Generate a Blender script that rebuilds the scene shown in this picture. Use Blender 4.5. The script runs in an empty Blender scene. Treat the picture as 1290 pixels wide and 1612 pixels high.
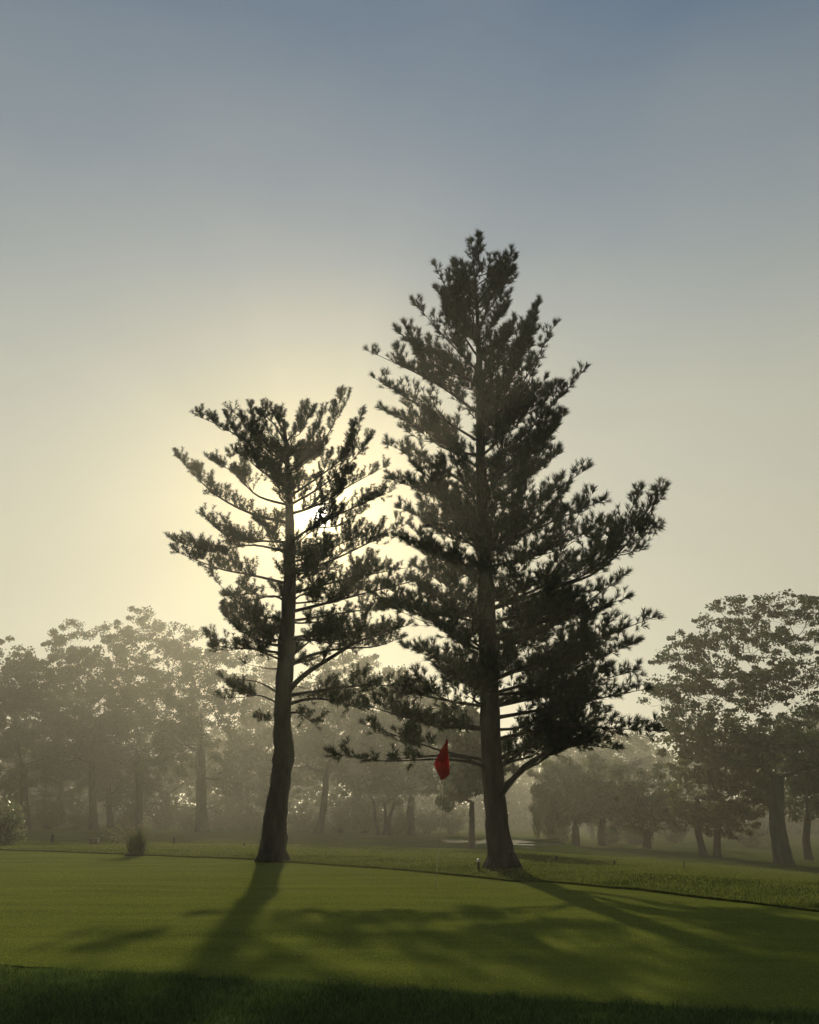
import bpy, math, random
import numpy as np
from mathutils import Vector

R = math.radians
rng = np.random.default_rng(7)
S = bpy.context.scene

# ------------------------------------------------------------------ camera
F, W0, H0, PITCH, CAMZ = 1400.0, 1290.0, 1612.0, math.atan(469 / 1400.0), 1.3
SP, CP = math.sin(PITCH), math.cos(PITCH)
cam_data = bpy.data.cameras.new('camera')
cam_data.sensor_fit = 'VERTICAL'
cam_data.sensor_height = 36.0
cam_data.lens = 36.0 * F / H0
cam_data.clip_start = 0.1
cam_data.clip_end = 3000
cam = bpy.data.objects.new('camera', cam_data)
cam.location = (0, 0, CAMZ)
cam.rotation_euler = (math.pi / 2 + PITCH, 0, 0)
S.collection.objects.link(cam)
S.camera = cam


def ray(px, py):
    u = (px - W0 / 2) / F
    v = (H0 / 2 - py) / F
    k = CP - v * SP
    return u / k, (SP + v * CP) / k


def up(px, py, D):
    a, t = ray(px, py)
    return np.array([a * D, D, CAMZ + t * D])


# ------------------------------------------------------------------ world, sun, exposure
a_, t_ = ray(507, 812)
SUN = Vector((a_, 1.0, t_)).normalized()
SUN_EL = math.asin(SUN.z)
SUN_AZ = math.atan2(SUN.x, SUN.y)

world = bpy.data.worlds.new('World')
S.world = world
world.use_nodes = True
nt = world.node_tree
nt.nodes.clear()
N = nt.nodes.new
L = nt.links.new
out = N('ShaderNodeOutputWorld')
bg = N('ShaderNodeBackground')
sky = N('ShaderNodeTexSky')
sky.sky_type = 'NISHITA'
sky.sun_disc = False
sky.sun_elevation = SUN_EL
sky.sun_rotation = SUN_AZ
sky.altitude = 200
sky.air_density = 1.4
sky.dust_density = .45
sky.ozone_density = 1.5
SKY_STRENGTH = 0.05
bg.inputs['Strength'].default_value = SKY_STRENGTH
geo = N('ShaderNodeTexCoord')
dot = N('ShaderNodeVectorMath'); dot.operation = 'DOT_PRODUCT'
dot.inputs[1].default_value = SUN
L(geo.outputs['Generated'], dot.inputs[0])
mx = N('ShaderNodeMath'); mx.operation = 'MAXIMUM'; mx.inputs[1].default_value = 0.0
L(dot.outputs['Value'], mx.inputs[0])
# a bank of high morning mist: thick low down, thinning overhead
sep = N('ShaderNodeSeparateXYZ')
L(geo.outputs['Generated'], sep.inputs[0])
ramp = N('ShaderNodeValToRGB')
for _ in range(3):
    ramp.color_ramp.elements.new(.5)
for e, (p_, f_) in zip(ramp.color_ramp.elements, ((0.0, 1.0), (.25, .93), (.43, .74), (.57, .40), (.74, .15))):
    e.position = p_; e.color = (f_, f_, f_, 1)
L(sep.outputs['Z'], ramp.inputs['Fac'])
mn = N('ShaderNodeTexNoise'); mn.inputs['Scale'].default_value = 3.0; mn.inputs['Detail'].default_value = 4
mp = N('ShaderNodeMapping'); mp.inputs['Scale'].default_value = (1, 1, 2.5)
L(geo.outputs['Generated'], mp.inputs['Vector']); L(mp.outputs[0], mn.inputs['Vector'])
ma = N('ShaderNodeMath'); ma.operation = 'MULTIPLY_ADD'; ma.inputs[1].default_value = .26; ma.inputs[2].default_value = -.12
L(mn.outputs['Fac'], ma.inputs[0])
mb = N('ShaderNodeMath'); mb.operation = 'ADD'; mb.use_clamp = True
L(ramp.outputs['Color'], mb.inputs[0]); L(ma.outputs[0], mb.inputs[1])
mixm = N('ShaderNodeMix'); mixm.data_type = 'RGBA'
L(mb.outputs[0], mixm.inputs['Factor'])
hsv = N('ShaderNodeHueSaturation'); hsv.inputs['Saturation'].default_value = 1.25; hsv.inputs['Value'].default_value = 1.6
L(sky.outputs['Color'], hsv.inputs['Color'])
L(hsv.outputs[0], mixm.inputs['A'])
# mist scatters forward: bright on the sun's side of the sky, dimmer behind the viewer
fw = N('ShaderNodeMapRange'); fw.inputs['From Min'].default_value = -.3; fw.inputs['From Max'].default_value = .93
fw.inputs['To Min'].default_value = .38; fw.inputs['To Max'].default_value = 1.0
L(dot.outputs['Value'], fw.inputs['Value'])
mcol = N('ShaderNodeVectorMath'); mcol.operation = 'SCALE'; mcol.inputs[0].default_value = (14.2, 13.5, 10.2)
L(fw.outputs[0], mcol.inputs['Scale'])
L(mcol.outputs[0], mixm.inputs['B'])
last = mixm.outputs['Result']
# thin high mist round the low sun: three widening aureoles
AUREOLES = ((40000, 800, (1, .92, .72)), (2600, 32, (1, .88, .56)), (450, 16, (1, .84, .48)), (60, 9.0, (1, .75, .20)))
for power, amp, col in AUREOLES:
    pw = N('ShaderNodeMath'); pw.operation = 'POWER'; pw.inputs[1].default_value = power
    L(mx.outputs[0], pw.inputs[0])
    ml = N('ShaderNodeVectorMath'); ml.operation = 'SCALE'
    ml.inputs[0].default_value = [c * amp for c in col]
    L(pw.outputs[0], ml.inputs['Scale'])
    ad = N('ShaderNodeVectorMath'); ad.operation = 'ADD'
    L(last, ad.inputs[0]); L(ml.outputs[0], ad.inputs[1])
    last = ad.outputs[0]
L(last, bg.inputs['Color'])
L(bg.outputs[0], out.inputs['Surface'])

sun_d = bpy.data.lights.new('sun', 'SUN')
sun_d.energy = 4.4
sun_d.angle = R(1.0)
sun_d.color = (1.0, 0.86, 0.56)
sun = bpy.data.objects.new('sun', sun_d)
sun.rotation_euler = SUN.to_track_quat('Z', 'Y').to_euler()
sun.location = (0, 0, 30)
S.collection.objects.link(sun)

S.view_settings.view_transform = 'Standard'
S.view_settings.look = 'None'
S.view_settings.gamma = 1
S.view_settings.use_curve_mapping = False
S.view_settings.exposure = -0.3
S.render.engine = 'CYCLES'
S.cycles.use_denoising = True
S.cycles.max_bounces = 6
S.cycles.diffuse_bounces = 3
S.cycles.transmission_bounces = 4
S.cycles.transparent_max_bounces = 4
S.cycles.volume_bounces = 1
S.cycles.sample_clamp_indirect = 4

# ------------------------------------------------------------------ materials


def new_mat(name):
    m = bpy.data.materials.new(name)
    m.use_nodes = True
    m.node_tree.nodes.clear()
    return m, m.node_tree


def noise_ramp(t, scale, stops, detail=4, coord='Object', vscale=None):
    tc = t.nodes.new('ShaderNodeTexCoord')
    no = t.nodes.new('ShaderNodeTexNoise')
    no.inputs['Scale'].default_value = scale
    no.inputs['Detail'].default_value = detail
    src = tc.outputs[coord]
    if vscale:
        mp = t.nodes.new('ShaderNodeMapping')
        mp.inputs['Scale'].default_value = vscale
        t.links.new(src, mp.inputs['Vector']); src = mp.outputs[0]
    t.links.new(src, no.inputs['Vector'])
    cr = t.nodes.new('ShaderNodeValToRGB')
    while len(cr.color_ramp.elements) < len(stops):
        cr.color_ramp.elements.new(0.5)
    for e, (p, c) in zip(cr.color_ramp.elements, stops):
        e.position = p
        e.color = (*c, 1)
    t.links.new(no.outputs['Fac'], cr.inputs['Fac'])
    return cr.outputs['Color'], no.outputs['Fac']


def solid_mat(name, scale, stops, rough=0.8, bump=0.0, bscale=None, vscale=None, spec=0.3, bdist=0.02):
    m, t = new_mat(name)
    col, fac = noise_ramp(t, scale, stops, vscale=vscale)
    b = t.nodes.new('ShaderNodeBsdfPrincipled')
    b.inputs['Roughness'].default_value = rough
    b.inputs['Specular IOR Level'].default_value = spec
    t.links.new(col, b.inputs['Base Color'])
    if bump:
        _, f2 = noise_ramp(t, bscale or scale * 3, [(0, (0, 0, 0)), (1, (1, 1, 1))], detail=6, vscale=vscale)
        bp = t.nodes.new('ShaderNodeBump')
        bp.inputs['Strength'].default_value = bump
        bp.inputs['Distance'].default_value = bdist
        t.links.new(f2, bp.inputs['Height'])
        t.links.new(bp.outputs[0], b.inputs['Normal'])
    o = t.nodes.new('ShaderNodeOutputMaterial')
    t.links.new(b.outputs[0], o.inputs['Surface'])
    return m


def leaf_mat(name, c0, c1, trans=0.4, rough=0.5, gloss=0.06):
    m, t = new_mat(name)
    g = t.nodes.new('ShaderNodeNewGeometry')
    cr = t.nodes.new('ShaderNodeValToRGB')
    cr.color_ramp.elements[0].color = (*c0, 1)
    cr.color_ramp.elements[1].color = (*c1, 1)
    t.links.new(g.outputs['Random Per Island'], cr.inputs['Fac'])
    d = t.nodes.new('ShaderNodeBsdfDiffuse')
    tr = t.nodes.new('ShaderNodeBsdfTranslucent')
    t.links.new(cr.outputs[0], d.inputs[0])
    hs = t.nodes.new('ShaderNodeHueSaturation')
    hs.inputs['Value'].default_value = 1.3
    hs.inputs['Saturation'].default_value = 1.1
    t.links.new(cr.outputs[0], hs.inputs['Color'])
    t.links.new(hs.outputs[0], tr.inputs[0])
    mix = t.nodes.new('ShaderNodeMixShader')
    mix.inputs[0].default_value = trans
    t.links.new(d.outputs[0], mix.inputs[1]); t.links.new(tr.outputs[0], mix.inputs[2])
    gl = t.nodes.new('ShaderNodeBsdfGlossy')
    gl.inputs['Roughness'].default_value = rough
    mix2 = t.nodes.new('ShaderNodeMixShader')
    mix2.inputs[0].default_value = gloss
    t.links.new(mix.outputs[0], mix2.inputs[1]); t.links.new(gl.outputs[0], mix2.inputs[2])
    o = t.nodes.new('ShaderNodeOutputMaterial')
    t.links.new(mix2.outputs[0], o.inputs['Surface'])
    return m


M_BARK = solid_mat('pine_bark', 6, [(.3, (.014, .013, .012)), (.7, (.045, .041, .037))], .9, 1.0, 9, (1, 1, .3), bdist=.05)
M_TWIG = solid_mat('twig_bark', 9, [(.3, (.04, .03, .025)), (.7, (.09, .07, .055))], .9)
M_FARBARK = solid_mat('hardwood_bark', 4, [(.3, (.035, .033, .028)), (.7, (.075, .07, .06))], .9, .6, 8, (1, 1, .3))
M_NEEDLE_A = leaf_mat('dark_pine_needles', (.010, .020, .008), (.030, .050, .018), .2, gloss=.015)
M_NEEDLE_B = leaf_mat('soft_pine_needles', (.013, .024, .012), (.035, .055, .026), .2, gloss=.015)
M_LEAF = leaf_mat('broad_leaves', (.035, .055, .02), (.065, .09, .03), .35)
M_LEAF_Y = leaf_mat('yellowing_leaves', (.055, .065, .022), (.10, .10, .035), .45)
M_BUSH = leaf_mat('bush_leaves', (.04, .07, .02), (.20, .22, .10), .45, rough=.3, gloss=.12)
M_LEAF_W = leaf_mat('willow_leaves', (.07, .09, .04), (.12, .13, .055), .45)
M_GRASS = leaf_mat('rough_grass_blades', (.06, .08, .02), (.15, .17, .048), .5, rough=.5, gloss=.02)
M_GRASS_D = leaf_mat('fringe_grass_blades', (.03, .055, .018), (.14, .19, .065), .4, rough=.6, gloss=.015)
M_GRASS_S = leaf_mat('mown_grass_blades', (.11, .14, .030), (.29, .32, .070), .5, rough=.6, gloss=.01)
M_CLUMP = leaf_mat('clump_grass_blades', (.03, .05, .015), (.16, .18, .07), .4)
M_MULCH = solid_mat('mulch', 20, [(.3, (.015, .013, .01)), (.7, (.035, .03, .024))], 1, .6, 60, spec=0)
M_PLUME = leaf_mat('dry_plume_grass', (.16, .14, .08), (.25, .22, .13), .55)
M_GROUND = solid_mat('turf_soil', .8, [(.3, (.05, .07, .016)), (.7, (.08, .10, .024))], 1, .8, 60, spec=0)
M_GREEN = solid_mat('putting_turf', 1.4, [(.3, (.115, .142, .032)), (.7, (.175, .20, .044))], 1, .5, 120, (.25, 1.3, 1), spec=0)


# ------------------------------------------------------------------ mesh helpers
def mesh_np(name, V, faces, mat, smooth=False):
    me = bpy.data.meshes.new(name)
    V = np.asarray(V, dtype=np.float32).reshape(-1, 3)
    me.vertices.add(len(V))
    me.vertices.foreach_set('co', V.ravel())
    loops, starts, n = [], [], 0
    for f in faces:
        f = np.asarray(f, dtype=np.int32)
        if f.size == 0:
            continue
        k = f.shape[1]
        loops.append(f.ravel())
        starts.append(n + np.arange(len(f), dtype=np.int32) * k)
        n += f.size
    loops = np.concatenate(loops); starts = np.concatenate(starts)
    me.loops.add(len(loops)); me.loops.foreach_set('vertex_index', loops)
    me.polygons.add(len(starts)); me.polygons.foreach_set('loop_start', starts)
    if smooth:
        me.polygons.foreach_set('use_smooth', np.ones(len(starts), dtype=bool))
    me.update(calc_edges=True)
    me.validate()
    me.materials.append(mat)
    return me


def link(name, me, parent=None, loc=(0, 0, 0)):
    o = bpy.data.objects.new(name, me)
    S.collection.objects.link(o)
    o.location = loc
    if parent is not None:
        o.parent = parent
    return o


def thing(name, label, cat, loc, group=None, me=None):
    o = bpy.data.objects.new(name, me)
    S.collection.objects.link(o)
    o.location = loc
    o['label'] = label; o['category'] = cat
    if group:
        o['group'] = group
    return o


class Tubes:
    """collects tubes as quads"""
    def __init__(self):
        self.V, self.Q, self.T, self.n = [], [], [], 0

    def add(self, pts, rad, sides=5, lump=0.0, seed=0):
        pts = np.asarray(pts, float); rad = np.asarray(rad, float)
        n = len(pts)
        tan = np.gradient(pts, axis=0)
        tan /= np.linalg.norm(tan, axis=1)[:, None] + 1e-9
        ref = np.array([0, 1.0, 0]) if abs(tan[0][1]) < .8 else np.array([1.0, 0, 0])
        a = np.cross(tan, ref); a /= np.linalg.norm(a, axis=1)[:, None] + 1e-9
        b = np.cross(tan, a)
        th = np.arange(sides) * 2 * math.pi / sides
        r = np.repeat(rad[:, None], sides, 1)
        if lump:
            g = np.random.default_rng(seed)
            ln = g.normal(size=(n, sides))
            for _ in range(1):
                ln = (ln + np.roll(ln, 1, 0) + np.roll(ln, 1, 1) + np.roll(ln, -1, 1)) / 2.6
            r = r * (1 + lump * ln)
        P = pts[:, None, :] + r[:, :, None] * (np.cos(th)[None, :, None] * a[:, None, :] + np.sin(th)[None, :, None] * b[:, None, :])
        i = np.arange(n - 1)[:, None] * sides + np.arange(sides)[None, :]
        j = np.arange(n - 1)[:, None] * sides + (np.arange(sides)[None, :] + 1) % sides
        q = np.stack([i, j, j + sides, i + sides], -1).reshape(-1, 4) + self.n
        self.V.append(P.reshape(-1, 3)); self.Q.append(q)
        self.n += n * sides
        # end caps as fans of the ring
        self.V.append(np.array([pts[-1], pts[0]]))
        k = np.arange(sides)
        t1 = np.stack([(n - 1) * sides + k, (n - 1) * sides + (k + 1) % sides, np.full(sides, n * sides)], -1) + self.n - n * sides
        t2 = np.stack([(k + 1) % sides, k, np.full(sides, n * sides + 1)], -1) + self.n - n * sides
        self.T += [t1, t2]
        self.n += 2

    def mesh(self, name, mat, origin=(0, 0, 0), smooth=True):
        V = np.concatenate(self.V) - np.asarray(origin)
        return mesh_np(name, V, [np.concatenate(self.Q), np.concatenate(self.T)], mat, smooth)


def smooth_line(P, n):
    """Catmull-Rom through control points"""
    P = np.asarray(P, float)
    if len(P) == 2:
        t = np.linspace(0, 1, n)[:, None]
        return P[0] * (1 - t) + P[1] * t
    E = np.vstack([2 * P[0] - P[1], P, 2 * P[-1] - P[-2]])
    seg = len(P) - 1
    out_ = []
    for s in np.linspace(0, seg - 1e-6, n):
        i = int(s); t = s - i
        p0, p1, p2, p3 = E[i:i + 4]
        out_.append(.5 * ((2 * p1) + (-p0 + p2) * t + (2 * p0 - 5 * p1 + 4 * p2 - p3) * t * t + (-p0 + 3 * p1 - 3 * p2 + p3) * t ** 3))
    return np.array(out_)


def unit(v):
    v = np.asarray(v, float)
    return v / (np.linalg.norm(v, axis=-1, keepdims=True) + 1e-9)


# ------------------------------------------------------------------ terrain
G_PX = np.array([-900., 0, 430, 800, 1000, 1290, 2400])
G_D = np.array([14., 18, 22, 26, 30, 38, 55, 85, 150, 400, 700])
G_Y = [  # pixel rows of the ground at those distances; 0 = level with the green
    [0, 0, 0, 0, 1334, 1325, 1315, 1304, 1296, 1287, 1284],
    [0, 0, 0, 0, 1335, 1325, 1315, 1305, 1296, 1287, 1284],
    [0, 0, 0, 1345, 1340, 1331, 1321, 1309, 1298, 1288, 1284],
    [0, 0, 1358, 1352, 1348, 1340, 1330, 1317, 1304, 1290, 1285],
    [0, 1374, 1367, 1361, 1357, 1352, 1341, 1327, 1309, 1292, 1286],
    [0, 1391, 1386, 1384, 1382, 1378, 1361, 1338, 1316, 1296, 1288],
    [1420, 1430, 1440, 1435, 1425, 1405, 1380, 1355, 1330, 1305, 1292]]
G_Z = np.array([[(CAMZ + ray(0, y_)[1] * d_) if y_ else 0.0 for d_, y_ in zip(G_D, row)] for row in G_Y])
G_A = (G_PX - W0 / 2) / F / 1.068


POND_C, POND_R = np.array([ray(785, 1330)[0] * 52, 52.0]), np.array([3.1, 7.0])
POND_Z = CAMZ + ray(785, 1335)[1] * 44.5


def pond_q(x, y):
    return np.hypot((x - POND_C[0]) / POND_R[0], (y - POND_C[1]) / POND_R[1])


def carve(x, y, z):
    q = pond_q(x, y)
    w = np.clip((1.55 - q) / .5, 0, 1); w = w * w * (3 - 2 * w)
    bars = .10 * np.sin(y * 2.1 + 1.3 * np.sin(x * .9)) * np.sin(x * .8 + y * .35 + 1) + .05 * np.sin(x * 2.3 + y * 1.1)
    return z * (1 - w) + (POND_Z - .05 + .25 * np.maximum(q - .9, 0) + bars) * w


def ground_z(x, y):
    x = np.asarray(x, float); y = np.asarray(y, float)
    yy = np.clip(y, 8.0, 700)
    a = np.clip(x / np.maximum(yy, 1), G_A[0], G_A[-1])
    GZ = np.hstack([np.zeros((len(G_A), 1)), G_Z]); GD = np.concatenate([[8.0], G_D])
    ia = np.clip(np.searchsorted(G_A, a) - 1, 0, len(G_A) - 2)
    fa = (a - G_A[ia]) / (G_A[ia + 1] - G_A[ia])
    id_ = np.clip(np.searchsorted(GD, yy) - 1, 0, len(GD) - 2)
    fd = (yy - GD[id_]) / (GD[id_ + 1] - GD[id_])
    z = (GZ[ia, id_] * (1 - fa) + GZ[ia + 1, id_] * fa) * (1 - fd) + (GZ[ia, id_ + 1] * (1 - fa) + GZ[ia + 1, id_ + 1] * fa) * fd
    z = carve(x, y, z)
    wob = .035 * np.sin(x * .9 + 1.3) * np.cos(y * .7) + .03 * np.sin(x * .37 + y * .53)
    return z + wob * np.clip((y - 28) / 20, 0, 1)


gx = np.concatenate([-np.geomspace(700, 31, 34), np.arange(-30, 30.01, .5), np.geomspace(31, 700, 34)])
gy = np.concatenate([[-60, -40, -20, -8, 0, 4], np.arange(6, 60, .5), np.geomspace(61, 700, 50)])
XX, YY = np.meshgrid(gx, gy)
ZZ = ground_z(XX, YY)
nx, ny = len(gx), len(gy)
idx = np.arange(nx * ny).reshape(ny, nx)
quads = np.stack([idx[:-1, :-1], idx[:-1, 1:], idx[1:, 1:], idx[1:, :-1]], -1).reshape(-1, 4)
ground = link('ground', mesh_np('ground', np.stack([XX, YY, ZZ], -1), [quads], M_GROUND, True))
ground['kind'] = 'structure'


def px_ground(px, py, iters=60):
    """where the ray through a pixel of the ground meets the terrain"""
    a, t = ray(px, py)
    D = np.linspace(5, 120, 4000)
    d = CAMZ + t * D - ground_z(a * D, D)
    k = np.argmax(d < 0)
    return np.array([a * D[k], D[k], float(ground_z(a * D[k], D[k]))])


# putting green: a sheet with a real edge, bounded by two curves
far_px = [(0, 1339), (80, 1341), (180, 1345), (300, 1350), (401, 1354), (500, 1361), (600, 1368), (700, 1377), (850, 1389), (960, 1399), (1060, 1409), (1180, 1423), (1290, 1437)]
FP = np.array([px_ground(*p)[:2] for p in far_px])
FAR_X = np.concatenate([[-34, -26, -18], FP[:, 0], [7.0, 9.5, 12]])
FAR_Y = np.concatenate([[20, 25, 28], FP[:, 1], [9.6, 8.2, 7.2]])
o_ = np.argsort(FAR_X); FAR_X, FAR_Y = FAR_X[o_], FAR_Y[o_]
near_px = [(0, 1521), (300, 1537), (600, 1557), (900, 1578), (1290, 1602)]
NP_ = np.array([px_ground(*p)[:2] for p in near_px])
NEAR_X = np.concatenate([[-34, -14, -7], NP_[:, 0], [5.5, 9.0, 12]])
NEAR_Y = np.concatenate([[14.5, 10.2, 8.3], NP_[:, 1], [5.2, 5.2, 5.8]])
far_y = lambda x: np.interp(x, FAR_X, FAR_Y)
near_y = lambda x: np.interp(x, NEAR_X, NEAR_Y) + .03 * np.sin(np.asarray(x) * 5.1) + .025 * np.sin(np.asarray(x) * 11.7) + .012 * np.sin(np.asarray(x) * 41.7)
xs = np.linspace(-33, 11.5, 520)
ts = np.linspace(0, 1, 90)
XG = np.repeat(xs[None, :], len(ts), 0)
YG = near_y(xs)[None, :] * (1 - ts[:, None]) + far_y(xs)[None, :] * ts[:, None]
ZG = ground_z(XG, YG) + .006
idx = np.arange(XG.size).reshape(XG.shape)
quads = np.stack([idx[:-1, :-1], idx[:-1, 1:], idx[1:, 1:], idx[1:, :-1]], -1).reshape(-1, 4)
green = link('putting_green', mesh_np('putting_green', np.stack([XG, YG, ZG], -1), [quads], M_GREEN, True))
green['kind'] = 'structure'
inside = (YY > near_y(XX) + .45) & (YY < far_y(XX) - .45) & (XX > -32) & (XX < 11)
ZZ = ZZ - .03 * inside          # the soil lies lower under the green's own turf
ground.data.vertices.foreach_set('co', np.stack([XX, YY, ZZ], -1).astype(np.float32).ravel())
ground.data.update()


# ------------------------------------------------------------------ grass (uncountable: one object per sward)
def blades(name, x, y, hmin, hmax, w, mat, lean=.35, label=None):
    n = len(x)
    z = ground_z(x, y) + .003
    h = rng.uniform(hmin, hmax, n)
    az = rng.uniform(0, 2 * math.pi, n)
    side = np.stack([np.cos(az), np.sin(az), np.zeros(n)], -1) * (w * rng.uniform(.6, 1.3, n))[:, None]
    b = np.stack([x, y, z], -1)
    l = rng.normal(0, lean, (n, 2)) * h[:, None]
    mid = b + np.stack([l[:, 0] * .35, l[:, 1] * .35, h * .6], -1)
    tip = b + np.stack([l[:, 0], l[:, 1], h], -1)
    V = np.stack([b - side, b + side, mid + side * .7, mid - side * .7, tip], 1).reshape(-1, 3)
    k = np.arange(n)[:, None] * 5
    o = link(name, mesh_np(name, V, [k + np.array([[0, 1, 2, 3]]), k + np.array([[3, 2, 4]])], mat))
    o['kind'] = 'stuff'
    if label:
        o['label'] = label
    return o


def scatter(n, y0, y1, amax=.56, pw=1.0):
    """points in the wedge the camera faces, density falling with distance"""
    y = y0 + (y1 - y0) * rng.uniform(0, 1, n) ** pw
    x = rng.uniform(-amax, amax, n) * (y + 1.0)
    return x, y


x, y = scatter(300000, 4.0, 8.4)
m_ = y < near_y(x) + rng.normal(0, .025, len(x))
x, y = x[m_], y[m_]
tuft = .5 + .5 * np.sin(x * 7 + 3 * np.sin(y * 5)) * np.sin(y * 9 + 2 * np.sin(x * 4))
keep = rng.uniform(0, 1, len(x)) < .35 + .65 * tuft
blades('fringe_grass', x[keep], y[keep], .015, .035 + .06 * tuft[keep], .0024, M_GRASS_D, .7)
x, y = scatter(620000, 5.4, 29.5, pw=1.35)
m_ = (y > near_y(x)) & (y < far_y(x))
blades('mown_grass', x[m_], y[m_], .004, .013, .0032, M_GRASS_S, 1.2)
x, y = scatter(480000, 10.5, 40, pw=.95)
m_ = (y > far_y(x) + .01)
x, y = x[m_], y[m_]
pat = np.sin(x * 1.7 + 2 * np.sin(y * .6)) * np.sin(y * 2.3 + x * .5) + .6 * np.sin(x * 4.1 - y * 3.3)
keep = rng.uniform(0, 1, len(x)) < np.clip(.62 + .4 * pat, .12, 1)
xe = rng.uniform(-17, 8, 70000)
ye = far_y(xe) + rng.uniform(.005, .07, len(xe))
hr = np.concatenate([np.full(keep.sum(), .048), np.full(len(xe), .055)])
blades('rough_grass', np.concatenate([x[keep], xe]), np.concatenate([y[keep], ye]), .012, hr, .006, M_GRASS, .6)


# ------------------------------------------------------------------ pines
def shoots(P0, P1, n_need, nlen, w, spread):
    """needle triangles bristling along each shoot P0->P1"""
    m = len(P0)
    ax = P1 - P0
    Ls = np.linalg.norm(ax, axis=1)
    d = unit(ax)
    t = rng.uniform(0.0, 1.0, (m, n_need)) ** .8
    base = P0[:, None, :] + ax[:, None, :] * t[:, :, None]
    r = rng.normal(size=(m, n_need, 3))
    r -= (r * d[:, None, :]).sum(-1, keepdims=True) * d[:, None, :]
    r = unit(r)
    sp = rng.uniform(.5, 1.0, (m, n_need, 1)) * spread
    nd = unit(d[:, None, :] + r * sp)
    ln = nlen * rng.uniform(.75, 1.2, (m, n_need, 1))
    tip = base + nd * ln
    side = unit(np.cross(nd, rng.normal(size=(m, n_need, 3)))) * w
    V = np.stack([base - side, base + side, tip], 2).reshape(-1, 3)
    T = np.arange(m * n_need)[:, None] * 3 + np.array([[0, 1, 2]])
    return V, T


def pine_bough(line, r0, start, p, seed, tb=None, sub=False):
    """twigs and shoots on one limb; returns Tubes with limb+twigs, shoot segments"""
    g = np.random.default_rng(seed)
    tb = tb or Tubes()
    n = len(line)
    seg = np.linalg.norm(np.diff(line, axis=0), axis=1)
    cum = np.concatenate([[0], np.cumsum(seg)]); Lt = cum[-1]
    rad = r0 * (1 - .88 * (cum / Lt) ** .8)
    tb.add(line, rad, 6, .06, seed)
    S0, S1 = [], []
    s = start * Lt
    if 'rise' not in p:
        slope = (line[-1][2] - line[0][2]) / np.linalg.norm(line[-1] - line[0])
        uf = min(1.1, max(.3, .42 + 1.0 * slope))
        p = dict(p, rise=uf, tl=p['tl'] * min(1.05, max(.62, 1.25 - .75 * slope)), up=p['up'] * uf, sup=p['sup'] * (uf + .15), bend=p['bend'] * uf)
    while s < Lt:
        f = s / Lt
        pos = np.array([np.interp(s, cum, line[:, k]) for k in range(3)])
        k = min(int(np.searchsorted(cum, s)), n - 1)
        tan = unit(line[k] - line[max(k - 1, 0)])
        for _ in range(g.poisson(p['per_node'])):
            lat = g.normal(size=3) * np.array([1, 1, .45])
            d = unit(tan * p['fwd'] + unit(lat) * p['lat'] + np.array([0, 0, p['up'] * g.uniform(.5, 1.5)]))
            tl = p['tl'] * min(1, max(.5, Lt / (2.2 * p['K']))) * (1.15 - .88 * f) * g.uniform(.55, 1.15) * min(1, .45 + (f - start) * 3)
            npt = 4
            tt = np.linspace(0, 1, npt)[:, None]
            bend = np.array([0, 0, 1.0]) * tl * p['bend'] * tt ** 2
            tw = pos + d * tl * tt + bend
            tb.add(tw, np.linspace(max(.006, r0 * .16), .004, npt), 3)
            q = tl * .25
            while q < tl:
                b = np.array([np.interp(q / tl, tt[:, 0], tw[:, kk]) for kk in range(3)])
                sd = unit(d * .8 + unit(g.normal(size=3)) * 1.0 + np.array([0, 0, p['sup']]))
                sl = p['sl'] * g.uniform(.6, 1.2)
                S0.append(b); S1.append(b + sd * sl)
                q += p['sstep'] * g.uniform(.7, 1.3)
            sd = unit(d + np.array([0, 0, p['sup']]))
            S0.append(tw[-1]); S1.append(tw[-1] + sd * p['sl'])
        s += p['step'] * g.uniform(.7, 1.3)
    if not sub and Lt > 1.0 * p['K'] and start < .7:
        for k_ in range(p['subs']):
            f = g.uniform(max(start - .05, .18), .75)
            k = int(f * (n - 1)); b0 = line[k]
            tan = unit(line[k + 1] - line[k])
            lat = unit(np.cross(tan, [0, 0, 1.0]) * g.choice([-1, 1]) + np.array([0, 0, g.uniform(-.1, .45)]))
            dl = (1 - f) * Lt * g.uniform(.55, .95)
            e = b0 + unit(tan * .85 + lat * .8) * dl
            m = (b0 + e) / 2 - np.array([0, 0, .06 * dl]) + g.normal(0, .04 * dl, 3)
            e2 = e + np.array([0, 0, .12 * dl])
            _, a0, a1 = pine_bough(smooth_line([b0, m, e2], 9), max(.012, r0 * (1 - f) * .8), .15, p, seed * 17 + k_ + 5, tb, True)
            S0 += list(a0); S1 += list(a1)
    for _ in range(3 if start < .9 else 0):
        sd = unit(unit(line[-1] - line[-2]) + g.normal(size=3) * .3 + np.array([0, 0, p['sup']]))
        S0.append(line[-1] - sd * .03); S1.append(line[-1] + sd * p['sl'] * 1.2)
    return tb, np.array(S0).reshape(-1, 3), np.array(S1).reshape(-1, 3)


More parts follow.
